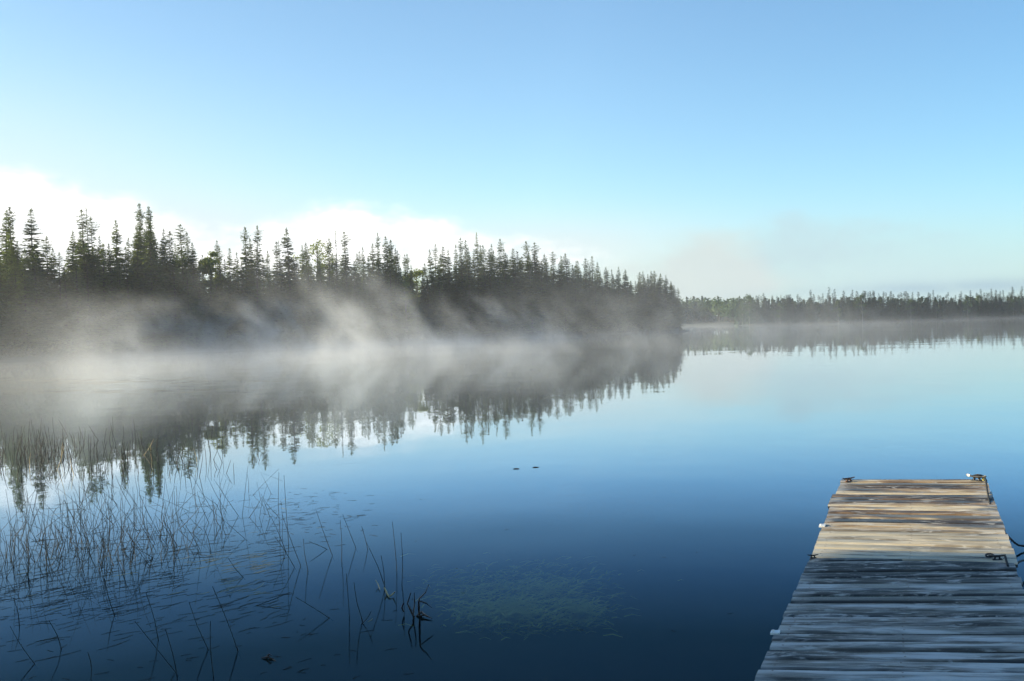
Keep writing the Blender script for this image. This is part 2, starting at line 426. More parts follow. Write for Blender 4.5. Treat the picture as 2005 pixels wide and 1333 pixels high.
# (u, vtop, kind, width, depth behind the waterline) read off the skyline
HERO = [(12, 410, 'dense', 1.05, 7), (19, 402, 'club', 1.0, 5), (31, 471, 'dense', 1.0, 3), (42, 497, 'dense', .9, 2), (67, 408, 'dense', 1.25, 5), (90, 462, 'club', 1.15, 6),
 (124, 523, 'dense', .9, 4), (142, 451, 'fir', .95, 6), (162, 409, 'club', 1.05, 4), (174, 407, 'snag', .9, 8), (178, 425, 'club', 1.0, 6), (195, 462, 'fir', .8, 3),
 (215, 492, 'thin', 1., 6), (231, 429, 'fir', .85, 5), (250, 463, 'sparse', .8, 7), (264, 443, 'dense', .9, 4), (273, 396, 'club', 1., 6), (285, 402, 'club', .9, 8), (298, 413, 'snag', 1.8, 5), (292, 430, 'dense', 1., 3),
 (320, 447, 'dense', 1., 6), (329, 451, 'club', 1.2, 3), (341, 476, 'dense', 1., 8), (357, 438, 'club', 1.25, 5), (369, 453, 'club', .85, 8), (378, 474, 'dense', 1.1, 3),
 (395, 497, 'thin', 1.1, 6), (423, 470, 'club', .8, 9), (416, 482, 'bright', 1., 6), (412, 507, 'dense', .8, 4), (432, 484, 'club', .95, 3), (446, 485, 'dense', 1., 6), (465, 493, 'thin', 1.1, 7),
 (478, 443, 'club', 1.0, 4), (493, 466, 'club', .8, 6), (503, 441, 'sparse', 1., 3), (523, 489, 'sparse', .8, 7), (530, 520, 'dense', .8, 4), (540, 472, 'club', 1., 5), (547, 471, 'snag', .8, 9), (562, 445, 'dense', 1.15, 4), (578, 501, 'dense', 1.0, 3),
 (593, 480, 'dense', .9, 7), (600, 474, 'dense', 1.05, 4), (618, 465, 'airy', 1.15, 8), (623, 490, 'fir', .7, 4), (632, 513, 'dense', 1., 6), (642, 465, 'sparse', .9, 4), (651, 495, 'sparse', .9, 7), (656, 452, 'snag', .9, 3), (676, 452, 'club', 1.1, 5), (670, 498, 'dense', .9, 8),
 (694, 510, 'dense', .9, 3), (697, 496, 'dense', .8, 7), (703, 492, 'club', .9, 5), (711, 483, 'dense', .7, 4), (726, 476, 'dense', 1.1, 6), (738, 455, 'sparse', .8, 9), (756, 462, 'dense', 1.2, 4), (765, 469, 'club', 1., 7), (771, 486, 'dense', 1.0, 3), (780, 489, 'club', .8, 6),
 (791, 498, 'club', 1., 8), (796, 496, 'club', 1., 4), (804, 517, 'dense', .9, 5), (816, 524, 'round', 1., 9), (829, 515, 'club', 1., 4), (843, 488, 'dense', 1.0, 3), (850, 477, 'sparse', .9, 8), (860, 496, 'dense', .9, 6), (867, 482, 'dense', 1.1, 4), (880, 488, 'dense', .9, 5),
 (892, 479, 'dense', .75, 8), (902, 465, 'club', 1.1, 3), (909, 469, 'club', .8, 6), (917, 483, 'dense', .9, 4), (932, 455, 'larch', .95, 5), (942, 479, 'fir', .75, 8), (960, 477, 'dense', .95, 4), (976, 466, 'sparse', 1., 6), (987, 486, 'thin', 1.2, 3), (994, 498, 'dense', .8, 8),
 (1004, 486, 'dense', .9, 5), (1014, 490, 'thin', 1.2, 4), (1020, 503, 'dense', .8, 7), (1033, 471, 'sparse', 1., 5), (1046, 474, 'club', 1.05, 3), (1064, 497, 'dense', .95, 6), (1070, 506, 'dense', .8, 3), (1082, 492, 'club', 1.25, 5), (1098, 500, 'dense', .95, 7), (1108, 496, 'dense', 1.05, 4),
 (1121, 518, 'club', 1., 3), (1128, 509, 'thin', 1., 6), (1132, 510, 'dense', 1., 4), (1149, 505, 'club', 1.05, 6), (1161, 501, 'thin', 1.2, 4), (1171, 513, 'dense', 1., 7), (1187, 522, 'dense', 1.15, 3), (1198, 527, 'thin', 1.2, 6), (1210, 522, 'dense', .8, 5), (1223, 527, 'fir', 1.05, 4), (1234, 550, 'dense', 1.1, 7),
 (1250, 532, 'club', 1.1, 4), (1257, 531, 'dense', 1., 7), (1268, 537, 'dense', 1.1, 3), (1274, 530, 'dense', .9, 6), (1281, 530, 'club', 1.1, 4), (1293, 535, 'dense', 1.1, 6), (1304, 538, 'fir', .85, 3), (1313, 550, 'fir', .9, 5), (1327, 563, 'sparse', 1.1, 3)]

LOOK = dict(club=['dark club-topped spruce', 'knob-tipped spruce'], dense=['dense spire-shaped spruce', 'full dark spruce'],
            fir=['broad feathery fir'], sparse=['gappy see-through spruce'],
            thin=['very thin pointed spruce'], snag=['bare spiky dead spruce'], larch=['pale feathery larch'],
            airy=['airy pale-leaved aspen crown'], bright=['bright yellow-green birch'], round=['rounded pale green birch'])
MARKS = [(416, 'the bright yellow-green birch'), (618, 'the airy aspen crown'), (816, 'the low rounded birch'), (932, 'the pale larch')]
ORD = ['first', 'second', 'third', 'fourth', 'fifth', 'sixth', 'seventh', 'eighth', 'ninth', 'tenth', 'eleventh', 'twelfth', 'thirteenth', 'fourteenth', 'fifteenth', 'sixteenth']
RT = random.Random(11)
hs = sorted(HERO)
ixs = {mu: [h[0] for h in hs].index(mu) for mu, _ in MARKS}
for i, (u, vt, kind, w, dd) in enumerate(hs):
    look = LOOK[kind][i % len(LOOK[kind])]
    if u in ixs:
        lab = {416: 'bright yellow-green birch lit among dark spruces above the mist', 618: 'tall airy pale-leaved aspen crown against the white cloud',
               816: 'low rounded pale green birch in the dip of the skyline', 932: 'pale feathery larch, lightest tree of the misty peninsula'}[u]
    elif i < 13:
        lab = f'{look}, {ORD[i]} treetop from the left edge'
    elif i >= len(hs) - 14:
        k = len(hs) - 1 - i
        lab = f'{look}, {ORD[k]} treetop back from the tip of the peninsula' if k else 'small gappy spruce leaning at the very tip of the peninsula'
    else:
        best = min(ixs, key=lambda mu: abs(ixs[mu] - i)); k = abs(ixs[best] - i)
        nm = dict(MARKS)[best]; sd = 'left' if i < ixs[best] else 'right'
        if k <= len(ORD): lab = f'{look}, {ORD[k - 1]} treetop to the {sd} of {nm}'
        else:
            lab = f'{look}, {ORD[len(hs) - 1 - i - 0] if len(hs) - 1 - i < 16 else ORD[15]} treetop back from the tip of the peninsula'
    place_tree(kind, u, vt, pen_D(u) + 1.0 + dd * 1.1, lab, 'trees along the skyline of the misty peninsula', RT, w * (1.28 if u < 1000 else 1.5))

# lower trees filling the bank between the skyline trees
RF = random.Random(5)
def skyline(u):
    a = sorted((abs(h[0] - u), h[1]) for h in HERO)[:4]
    return sum(x[1] for x in a) / len(a)
u = -14.
FILL = []
while u < 1324:
    vt = skyline(u) + RF.uniform(24 if u < 600 else 15, 62 if u < 600 else 48) * (1 if u < 900 else .62) * (1 if u < 1240 else .6)
    FILL.append((u, vt)); u += RF.uniform(6, 12.5) * (1 if u < 1000 else .75)
for u, vt in FILL:
    kind = RF.choice(['dense', 'dense', 'fir', 'club', 'dense', 'sparse'] + (['bright'] if RF.random() < .14 else []))
    lab = {'bright': 'small yellow-green birch tucked low among the peninsula spruces'}.get(kind, 'shorter dark conifer filling between the skyline trees of the misty peninsula')
    place_tree(kind, u, vt, pen_D(u) + RF.uniform(.8, 9) * (1 if u < 1240 else .6), lab,
               'low birches inside the peninsula wood' if kind == 'bright' else 'shorter conifers of the misty peninsula', RF, RF.uniform(1.2, 1.6) * (1 if u < 1000 else 1.2))

# more of the same wood past the frame edge and behind the front rows (one mass)
def mass(name, spots, label, cat, mats, seed, n_leaf=130, leaf=.75):
    rd = random.Random(seed); mb = MB()
    for (x, y, h, r) in spots:
        z0 = max(ground_z(x, y), .05)
        mb.tube([(x, y, z0 - .3), (x, y, z0 + h * .9)], [.12, .02], 4, 1, False)
        for i in range(n_leaf):
            k = rd.random() ** 1.15
            a = rd.uniform(0, 6.28); rr = r * (1 - k) ** .85 * rd.uniform(.35, 1.05)
            p = np.array([x + math.cos(a) * rr * .5, y + math.sin(a) * rr * .5, z0 + h * (.04 + .95 * k)])
            d = np.array([math.cos(a), math.sin(a), rd.uniform(-.5, .1)]); ln = leaf * rd.uniform(.6, 1.2) * (1 - .55 * k)
            w = np.cross(d, (rd.uniform(-.6, .6), rd.uniform(-.6, .6), 1.)); w /= np.linalg.norm(w) + 1e-9
            e = p + d * ln; mdl = p + d * ln * .5
            mb.quad(tuple(p), tuple(mdl - w * ln * .33), tuple(e), tuple(mdl + w * ln * .33))
    o = mb.build(name, mats)
    return tag(o, label, cat, kind='stuff')

RW = random.Random(3)
spots = []
for i in range(150):
    u = RW.uniform(-60, 1290); D = pen_D(u) + RW.uniform(9, 20)
    vt = skyline(u) + RW.uniform(55, 100) * (1 if u < 900 else .6)
    tp = at_y(u, vt, D); spots.append((tp[0], tp[1], max(2.5, tp[2] - 1.), RW.uniform(1.1, 1.7)))
for i in range(70):
    u = RW.uniform(-420, -25); D = pen_D(u) + RW.uniform(1, 16)
    spots.append((px(u, D), D, RW.uniform(7, 12), RW.uniform(1.1, 1.5)))
mass('peninsula_woods', spots, 'dark inner wood behind the front trees of the peninsula', 'woods', [M_NEEDLE, M_BARK], 9)

# wood on the near bank beside the camera: it shades the dock and the near water
spots = []
for i in range(150):
    x = -13.5 - 18 * RW.random() ** 1.2; r = RW.uniform(1.3, 1.9)
    lim = 7.0 + .158 * (3.3 - x) - r * .45
    y = lim - (RW.uniform(0, .5) if i < 40 else RW.uniform(0, 16))
    spots.append((x, y, RW.uniform(11, 15), r))
mass('near_bank_woods', spots, 'dense conifer wood on the near bank beside the dock', 'woods', [M_NEEDLE, M_BARK], 21, 230, 1.0)

# shrubs and tall grass along the peninsula bank
def bank_shrubs():
    rd = random.Random(31); mb = MB()
    for i in range(520):
        u = rd.uniform(-60, 1336); D = pen_D(u) + rd.uniform(-.3, 4.5)
        x, y = px(u, D), D; z0 = max(ground_z(x, y), 0.)
        h = rd.uniform(.5, 2.3) if u < 1310 else rd.uniform(.3, 1.2); r = h * rd.uniform(.4, .7)
        for k in range(46):
            v = np.array([rd.gauss(0, 1), rd.gauss(0, 1), abs(rd.gauss(0, 1))]); v /= np.linalg.norm(v)
            p = np.array([x, y, z0]) + v * np.array([r, r, h]) * rd.random() ** .4
            a = np.array([rd.gauss(0, 1) for _ in range(3)]); a /= np.linalg.norm(a); b = np.cross(a, v); b /= np.linalg.norm(b) + 1e-9
            s = rd.uniform(.25, .5)
            mb.quad(tuple(p - a * s * .5), tuple(p + b * s * .3), tuple(p + a * s * .5), tuple(p - b * s * .3))
    return tag(mb.build('shore_undergrowth', M_SHRUB), 'dark undergrowth along the foot of the peninsula trees', 'undergrowth', kind='stuff')
bank_shrubs()

# ------------------------------------------------------------------ far shore
def far_proto(seed, **kw):
    tr, cr = spruce_parts(seed, whorl=.40, perw=6, spray=.9, leaf=.5, tipmin=.6, power=.68, **kw)
    n = len(tr.v)
    v = tr.v + cr.v; f = tr.f + [tuple(i + n for i in q) for q in cr.f]; mi = [0] * len(tr.f) + [1] * len(cr.f)
    me = bpy.data.meshes.new('far_spruce'); me.from_pydata([tuple(map(float, p)) for p in v], [], f)
    me.materials.append(M_BARK); me.materials.append(M_FARNEEDLE); me.polygons.foreach_set('material_index', mi); me.update()
    return me
FARP = [far_proto(100, Rm=1.1, sparse=.05), far_proto(101, Rm=1.3, sparse=.08, club=.7), far_proto(102, Rm=1.45, sparse=.1), far_proto(103, Rm=1.0, sparse=.15, club=1.)]
def far_leaf_proto(seed):
    tr, cr = broadleaf_parts(seed, H=8., Rm=2., base=.3, leaf=.42, n=700)
    n = len(tr.v)
    me = bpy.data.meshes.new('far_birch'); me.from_pydata([tuple(map(float, p)) for p in tr.v + cr.v], [], tr.f + [tuple(i + n for i in q) for q in cr.f])
    me.materials.append(M_BIRCHBARK); me.materials.append(M_FARLEAF)
    me.polygons.foreach_set('material_index', [0] * len(tr.f) + [1] * len(cr.f)); me.update(); return me
FARL = [far_leaf_proto(110), far_leaf_proto(111)]

def place_far(me, H, u, vt, D, label, cat, group, name, rd, wide=1.):
    tp = at_y(u, vt, D); x, y = float(tp[0]), float(tp[1]); gz = max(ground_z(x, y), .05)
    o = bpy.data.objects.new(name, me); o.location = (x, y, gz)
    s = (float(tp[2]) - gz) / H
    sx = max(s, .6) * wide
    o.scale = (sx, sx, s); o.rotation_euler = (0, 0, rd.uniform(0, 6.28))
    link(o); return tag(o, label, cat, group)

RG = random.Random(17)
FARHERO = [(1486, 577), (1521, 579), (1529, 577), (1541, 580), (1562, 575), (1587, 567), (1611, 574), (1623, 562), (1634, 566), (1652, 569), (1669, 567), (1693, 569), (1710, 572),
           (1730, 570), (1771, 570), (1787, 572), (1827, 568), (1856, 571), (1882, 570), (1900, 568), (1920, 565), (1941, 565), (1950, 567), (1964, 568), (1982, 561), (2001, 560)]
for i, (u, vt) in enumerate(FARHERO):
    if u == 1623: lab = 'tallest pointed spruce of the far shore treeline'
    elif i < 7: lab = f'pointed spruce, {ORD[6 - i]} peak left of the tallest far shore spruce'
    elif i < 16: lab = f'pointed spruce, {ORD[i - 8]} peak right of the tallest far shore spruce'
    else: lab = f'pointed far shore spruce, {ORD[len(FARHERO) - 1 - i]} peak in from the right edge'
    place_far(RG.choice(FARP), 12., u, vt, far_D(u) + RG.uniform(1.5, 4), lab, 'spruce tree', 'spruce peaks on the far shore', 'spruce_tree', RG, RG.uniform(1.15, 1.45))
u = 1448.
while u < 2012:
    vt = 573 + 6 * math.sin(u * .021) * .5 - (u - 1700) * .006 + RG.uniform(-2, 13) + max(0, (1500 - u) * .1)
    leafy = RG.random() < (.09 if u > 1500 else .3)
    D = far_D(u) + RG.uniform(-1.2, 6)
    if leafy: place_far(RG.choice(FARL), 8., u, vt + 5, D, 'light green broadleaf tree among the far shore spruces', 'birch tree', 'birches on the far shore', 'birch_tree', RG, RG.uniform(.8, 1.))
    else: place_far(RG.choice(FARP), 12., u, vt, D, 'dark spruce of middling height in the far shore treeline', 'spruce tree', 'spruces of the far shore treeline', 'spruce_tree', RG, RG.uniform(1.3, 1.7))
    u += RG.uniform(3.2, 6.2)
place_far(FARL[0], 8., 1466, 577, 262, 'pale rounded birch standing up at the start of the far treeline', 'birch tree', None, 'birch_tree', RG, .8)
# hazy wooded hill beyond the point and the deeper wood of the far shore
def leafmass(name, spots, label, mats, seed):
    rd = random.Random(seed); mb = MB()
    for (x, y, h, r, leafy) in spots:
        z0 = max(ground_z(x, y), 0)
        mb.tube([(x, y, z0 - .3), (x, y, z0 + h * .8)], [.12, .03], 4, 2, False)
        for k in range(90):
            if leafy:
                v = np.array([rd.gauss(0, 1), rd.gauss(0, 1), rd.gauss(0, 1)]); v /= np.linalg.norm(v)
                p = np.array([x, y, z0 + h * .62]) + v * np.array([r, r, h * .38]) * rd.random() ** .4
            else:
                q = rd.random() ** 1.2; a_ = rd.uniform(0, 6.28); rr = r * .7 * (1 - q) * rd.uniform(.3, 1)
                p = np.array([x + math.cos(a_) * rr, y + math.sin(a_) * rr, z0 + h * q]); v = np.array([math.cos(a_), math.sin(a_), .3])
            a = np.array([rd.gauss(0, 1) for _ in range(3)]); a /= np.linalg.norm(a); b = np.cross(a, v); b /= np.linalg.norm(b) + 1e-9
            s = rd.uniform(.6, 1.2)
            mb.quad(tuple(p - a * s * .5), tuple(p + b * s * .35), tuple(p + a * s * .5), tuple(p - b * s * .35), 0 if leafy else 1)
    return tag(mb.build(name, mats), label, 'woods', kind='stuff')
spots = []
for i in range(170):
    u = RG.uniform(1240, 1470); D = RG.uniform(326, 352) - max(0, u - 1380) * .42
    vt = 579 + abs(u - 1395) * .05 + RG.uniform(-1, 14) ; tp = at_y(u, vt, D)
    spots.append((tp[0], tp[1], max(3, tp[2] - max(ground_z(tp[0], tp[1]), 0)), RG.uniform(2, 3.2), RG.random() < .75))
leafmass('hazy_woods', spots, 'hazy pale wood beyond the tip of the peninsula', [M_FARLEAF, M_FARNEEDLE, M_BARK], 41)
spots = []
for i in range(330):
    u = RG.uniform(1440, 2120); D = far_D(u) + RG.uniform(2, 24)
    vt = 582 + RG.uniform(0, 20) - (u - 1700) * .006; tp = at_y(u, vt, D)
    spots.append((tp[0], tp[1], max(3, tp[2] - max(ground_z(tp[0], tp[1]), 0)), RG.uniform(1.5, 2.4), False))
leafmass('far_shore_woods', spots, 'dark deeper wood behind the far shore spruces', [M_FARLEAF, M_FARNEEDLE, M_BARK], 43)

# ------------------------------------------------------------------ dock
LZ, RZ = .25, .30                                       # the deck lists a little
L0 = at_z(1475, 1333, LZ); L1 = at_z(1587, 1090, LZ); R0_ = at_z(2076, 1333, RZ); R1 = at_z(1978, 1090, RZ)
ax = (R0_ - L0 + R1 - L1) / 2; WID = float(np.linalg.norm(ax)); ax /= WID
ed = (L1 - L0); EL = float(np.linalg.norm(ed)); ed /= EL
up = np.cross(ax, ed); up /= np.linalg.norm(up)
if up[2] < 0: up = -up
# far section: rises a touch from the hinge
best = None
for q in np.linspace(.25, .5, 26):
    a = at_z(1648, 938, q); b_ = at_z(1930, 938, q + .05); w = abs(np.linalg.norm(b_ - a) - WID)
    if best is None or w < best[0]: best = (w, a, b_)
F0, F1 = best[1], best[2]
fe = F0 - L1; FL = float(np.linalg.norm(fe)); fe /= FL
fax = F1 - F0; fax /= np.linalg.norm(fax)
fup = np.cross(fax, fe); fup /= np.linalg.norm(fup)
print('DOCK width', WID, 'near', EL, 'far', FL, 'L0', L0, 'L1', L1, 'F0', F0, 'F1', F1)
perp = float(np.linalg.norm(np.cross(ax, ed)))
M_DECK, t, out = new_mat('weathered_deck_wood')
uvn = t.add('ShaderNodeUVMap'); uvn.uv_map = 'UVMap'
isl = t.add('ShaderNodeNewGeometry').outputs['Random Per Island']
su = t.sep(uvn.outputs[0]); U_, V_ = su[0], su[1]
off = t.mul(isl, 53.)
def uvnoise(su_, sv_, detail=3, rough=.55, w=0., dist=0.):
    return t.noise(t.comb(t.addn(t.mul(U_, su_), t.addn(off, w)), t.mul(V_, sv_), t.mul(off, 1.7)), 1., detail, rough, dist)
grain = uvnoise(4., 90, 4, .65); streak = uvnoise(1.2, 9, 4, .6, 3.1, .3); blot = uvnoise(4.5, 15, 4, .65, 7.7, 1.0); wet = uvnoise(1.0, 5, 4, .6, 12., .4)
fine = uvnoise(20, 220, 2, .5, 5.)
glob = t.noise(t.add('ShaderNodeTexCoord').outputs['Object'], .75, 2, .5)
tone = t.addn(t.addn(t.mul(streak, 1.35), -.30), t.addn(t.mul(t.sub(isl, .5), .50), t.mul(t.sub(grain, .5), .45)))
tone = t.addn(tone, t.mul(t.sub(glob, .5), .5))
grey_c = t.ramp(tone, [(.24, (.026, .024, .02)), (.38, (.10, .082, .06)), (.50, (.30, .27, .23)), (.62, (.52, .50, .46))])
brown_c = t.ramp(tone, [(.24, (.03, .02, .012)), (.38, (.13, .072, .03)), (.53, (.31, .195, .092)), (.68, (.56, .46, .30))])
c = t.mix(t.smooth(V_, 49., 51.), grey_c, brown_c)           # grey boards near, brown boards on the end section
c = t.mix(t.mul(t.smooth(blot, .52, .66), .75), c, (.54, .51, .45))
c = t.mix(t.mul(t.smooth(wet, .47, .60), .8), c, (.04, .038, .03))
c = t.mix(t.mul(t.smooth(fine, .6, .8), .5), c, (.05, .04, .03))
# end grain bleached
endb = t.addn(t.smooth(U_, .16, .02), t.smooth(U_, WID - .22, WID - .03))
c = t.mix(t.mul(t.mul(endb, t.smooth(uvnoise(4, 8, 2, .5, 21.), .38, .6)), .6), c, (.42, .40, .36))
hinge_pale = t.mul(t.smooth(t.addn(V_, t.mul(t.sub(blot, .5), .5)), 101.25, 100.75), t.smooth(V_, 99., 99.5))  # paler band across the end section next to the hinge
c = t.mix(t.mul(hinge_pale, t.smooth(streak, .36, .60, .22, .72)), c, (.68, .58, .40))
b = t.add('ShaderNodeBsdfPrincipled'); t.l.new(c, b.inputs['Base Color'])
b.inputs['Roughness'].default_value = .55
t.l.new(t.smooth(wet, .42, .62, .68, .38), b.inputs['Roughness'])
bp = t.add('ShaderNodeBump'); bp.inputs['Strength'].default_value = .6; bp.inputs['Distance'].default_value = .004
t.l.new(t.addn(grain, t.mul(fine, .5)), bp.inputs['Height']); t.l.new(bp.outputs[0], b.inputs['Normal'])
t.l.new(b.outputs[0], out.inputs['Surface'])

def decking(origin, e_dir, a_dir, n_dir, s0, s1, rd, pitch, label, jog=None, v_off=0.):
    """boards lying across the dock from s0 to s1 along its edge"""
    v, f, uv, nails, sides = [], [], [], [], []
    k = perp
    s = s0; idx = 0
    cd = np.cross(n_dir, a_dir); cd /= np.linalg.norm(cd)        # across a board, towards the far end
    if np.dot(cd, e_dir) < 0: cd = -cd
    kk = float(np.dot(cd, e_dir))
    while s < s1 - .02:
        wdt = pitch * rd.uniform(.9, 1.12)
        if s + wdt > s1: wdt = s1 - s
        gap = rd.uniform(.013, .023)
        half = wdt * kk - gap
        sh0, sh1 = rd.uniform(-.008, .008), rd.uniform(-.008, .008)
        if jog and jog[0] < s < jog[1]: sh0 -= jog[2]
        lift = rd.uniform(-.004, .004); cup = rd.uniform(-.003, .006); tw = rd.uniform(-.0015, .0015)
        nu = 16; prof = [(0, -.034), (0, -.014), (.04, -.006), (.12, -.001), (.5, 0), (.88, -.001), (.96, -.006), (1, -.014), (1, -.034)]
        base = len(v)
        ph = rd.uniform(0, 6)
        for i in range(nu + 1):
            q = i / nu
            for j, (cv, dz) in enumerate(prof):
                al = -0.0 + sh0 + q * (WID + sh1 - sh0)
                wob = .0022 * math.sin(q * 5 + ph) + (.0015 * math.sin(q * 17 + ph * 2))
                pz = dz + lift + (cup * 4 * (cv - .5) ** 2 if dz > -.02 else 0) + tw * (q - .5) * 2
                p = origin + e_dir * (s + cv * half / kk + wob) + a_dir * al + n_dir * pz
                v.append(tuple(p)); uv.append((al, v_off + s + cv * wdt + (0 if dz > -.02 else dz)))
        m_ = len(prof)
        for i in range(nu):
            for j in range(m_):
                j2 = (j + 1) % m_
                f.append((base + i * m_ + j, base + (i + 1) * m_ + j, base + (i + 1) * m_ + j2, base + i * m_ + j2))
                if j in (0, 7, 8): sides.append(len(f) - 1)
        f.append(tuple(base + j for j in range(m_))); f.append(tuple(base + nu * m_ + j for j in reversed(range(m_))))
        for al in (.075, WID * .5, WID - .075):           # nail heads
            for cv in (.27, .73):
                c0_ = origin + e_dir * (s + cv * half / kk) + a_dir * (al + rd.uniform(-.012, .012)) + n_dir * (lift + .0015)
                nb_ = len(v)
                for k_ in range(6):
                    w_ = k_ * math.pi / 3
                    v.append(tuple(c0_ + (a_dir * math.cos(w_) + cd * math.sin(w_)) * .0058)); uv.append((-5., -5.))
                f.append(tuple(nb_ + k_ for k_ in range(6))); nails.append(len(f) - 1)
        s += wdt; idx += 1
    mi = [0] * len(f)
    for q in nails: mi[q] = 1
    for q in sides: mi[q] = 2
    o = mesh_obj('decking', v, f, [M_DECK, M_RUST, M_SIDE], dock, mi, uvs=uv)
    o['label'] = label
    return o

dock = empty('dock', (0, 0, 0))
tag(dock, 'weathered plank dock running out over the still water', 'dock')
RD = random.Random(23)
NEAR_S0 = -(L0[1] + 4.0) / ed[1]
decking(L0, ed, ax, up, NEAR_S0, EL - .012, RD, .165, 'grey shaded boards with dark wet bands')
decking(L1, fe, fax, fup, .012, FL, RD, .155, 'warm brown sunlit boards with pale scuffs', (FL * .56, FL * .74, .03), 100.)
def beam(o_, e_, a_, n_, s0, s1, al):
    mb = MB()
    cd = np.cross(n_, e_); cd /= np.linalg.norm(cd)
    p0 = o_ + e_ * s0 + a_ * al - n_ * .115; p1 = o_ + e_ * s1 + a_ * al - n_ * .115
    mb.box((p0 + p1) / 2, float(np.linalg.norm(p1 - p0)), .045, .15, e_, cd, n_)
    mb.build('side_beam', M_BEAM, dock)
for al in (.05, WID / 2, WID - .05):
    beam(L0, ed, ax, up, NEAR_S0 + .05, EL - .03, al); beam(L1, fe, fax, fup, .04, FL - .03, al)
for (o_, e_, a_, n_, s0, s1) in ((L0, ed, ax, up, NEAR_S0 + .3, NEAR_S0 + 2.2), (L0, ed, ax, up, EL - 1.6, EL - .3), (L1, fe, fax, fup, FL - 1.6, FL - .2)):
    mb = MB()
    p0 = o_ + e_ * s0 + a_ * WID * .5 - n_ * .30; p1 = o_ + e_ * s1 + a_ * WID * .5 - n_ * .30
    cdv = np.cross(n_, e_)
    mb.box((p0 + p1) / 2, float(np.linalg.norm(p1 - p0)), WID * .62, .22, e_, cdv / np.linalg.norm(cdv), n_)
    mb.build('float', M_FLOATDRUM, dock)
def bracket(p, e_, a_, n_, sx, sy):
    mb = MB(); mb.box(p, sx, sy, .012, a_, e_, n_); mb.box(p + a_ * sx * .25 - n_ * .05, .012, sy * .9, .09, a_, e_, n_)
    mb.tube([p + n_ * .006 - a_ * sx * .2, p + n_ * .014 - a_ * sx * .2], .008, 8)
    return mb.build('bracket', M_PALEMETAL, dock)
def edge_pt(o_, e_, n_, v, z_hint):
    return None
def on_deck(u, v, far):
    o_, n_ = (L1, fup) if far else (L0, up)
    d = ray(u, v); return CO + d * (np.dot(o_ - CO, n_) / np.dot(d, n_))
bracket(on_deck(1610, 1029, True), fe, fax, fup, .05, .085)
bracket(on_deck(1518, 1238, False), ed, ax, up, .05, .055)

def cleat(p, dirv, n_, mat, size, lean=0.):
    """horn cleat: base plate, two feet, two horns"""
    d = dirv / np.linalg.norm(dirv); w = np.cross(n_, d); k = size / .17
    mb = MB()
    mb.box(p + n_ * .004 * k, size * .55, size * .2, .008 * k, d, w, n_)
    for sg in (-1, 1):
        mb.tube([p + d * sg * size * .14 + n_ * .006 * k, p + d * sg * size * .12 + n_ * .034 * k], [.012 * k, .009 * k], 8)
    mb.tube([p - d * size * .5 + n_ * .05 * k, p - d * size * .3 + n_ * .042 * k, p + n_ * .038 * k, p + d * size * .3 + n_ * .042 * k, p + d * size * .5 + n_ * .05 * k],
            [.005 * k, .009 * k, .012 * k, .009 * k, .005 * k], 8)
    for sg in (-1, 1): mb.tube([p + d * sg * size * .22 + n_ * .008 * k, p + d * sg * size * .22 + n_ * .014 * k], .007 * k, 6)
    return mb.build('cleat', mat, dock, True)
c1 = cleat(on_deck(1662, 943, True), fax + fe * .8, fup, M_RUST, .15); c1['label'] = 'rusty brown cleat with a short shadow'
c2 = cleat(on_deck(1913, 942, True), fax - fe * .55, fup, M_BLACK, .20); c2['label'] = 'dark cleat tied with white rope'
c3 = cleat(on_deck(1592, 1092, False), ax + ed * .2, up, M_BLACK, .085); c3['label'] = 'small black cleat in the shade'
c4 = cleat(on_deck(1953, 1096, False), ax + ed * .1, up, M_BLACK, .12); c4['label'] = 'black cleat holding a rope loop'
mb = MB()                                              # ring eye beside the near cleat
pc = on_deck(1938, 1093, False) + up * .022
ring = [pc + ax * .026 * math.cos(w) + (ed * .8 + up * .25) * .026 * math.sin(w) for w in np.linspace(0, 6.283, 17)]
mb.tube(ring, .0065, 7, 0, False)
mb.build('ring_eye', M_BLACK, dock, True)
mb = MB(); pe = on_deck(1927, 941, True)
mb.tube([pe + fup * .0, pe + fup * .05], [.022, .018], 8); mb.build('corner_cap', M_YELLOW, dock, True)

def smooth_path(P, n=8):
    P = [np.asarray(p, float) for p in P]; outp = []
    for i in range(len(P) - 1):
        p0, p1, p2, p3 = P[max(i - 1, 0)], P[i], P[i + 1], P[min(i + 2, len(P) - 1)]
        for k in range(n):
            q = k / n
            outp.append(.5 * (2 * p1 + (p2 - p0) * q + (2 * p0 - 5 * p1 + 4 * p2 - p3) * q * q + (3 * p1 - p0 - 3 * p2 + p3) * q ** 3))
    outp.append(P[-1]); return outp
def rope(pts, label, rad, mats, name='rope'):
    mb = MB(); pp = smooth_path(pts)
    mb.tube(pp, rad, 7)
    return tag(mb.build(name, mats, None, True), label, 'rope')
# long mooring line: from the far cleat along the dock edge, then off to the right just over the water
z_of = lambda u, v, z: at_z(u, v, z)
rope([on_deck(1905, 941, True) + fup * .05, on_deck(1917, 942, True) + fup * .065, on_deck(1929, 944, True) + fup * .045, on_deck(1933, 962, True) + fup * .02, on_deck(1938, 985, True) + fup * .0,
      z_of(1945, 1004, .27), z_of(1958, 1032, .18), z_of(1976, 1052, .10), z_of(1992, 1066, .05), z_of(2008, 1069, .03), z_of(2060, 1072, .02), z_of(2160, 1066, -.05)],
     'long dark mooring rope trailing from the end cleat into the water', .009, M_ROPE)
rope([on_deck(1969, 1095, False) + up * .02, on_deck(1971, 1102, False) + up * .015, on_deck(1974, 1110, False) + up * .006, z_of(1977, 1116, .25), z_of(1985, 1108, .2), z_of(1996, 1100, .14), z_of(2008, 1097, .08), z_of(2070, 1092, .0), z_of(2130, 1092, -.06)],
     'short dark rope arching off the shaded dock edge', .008, M_ROPE)
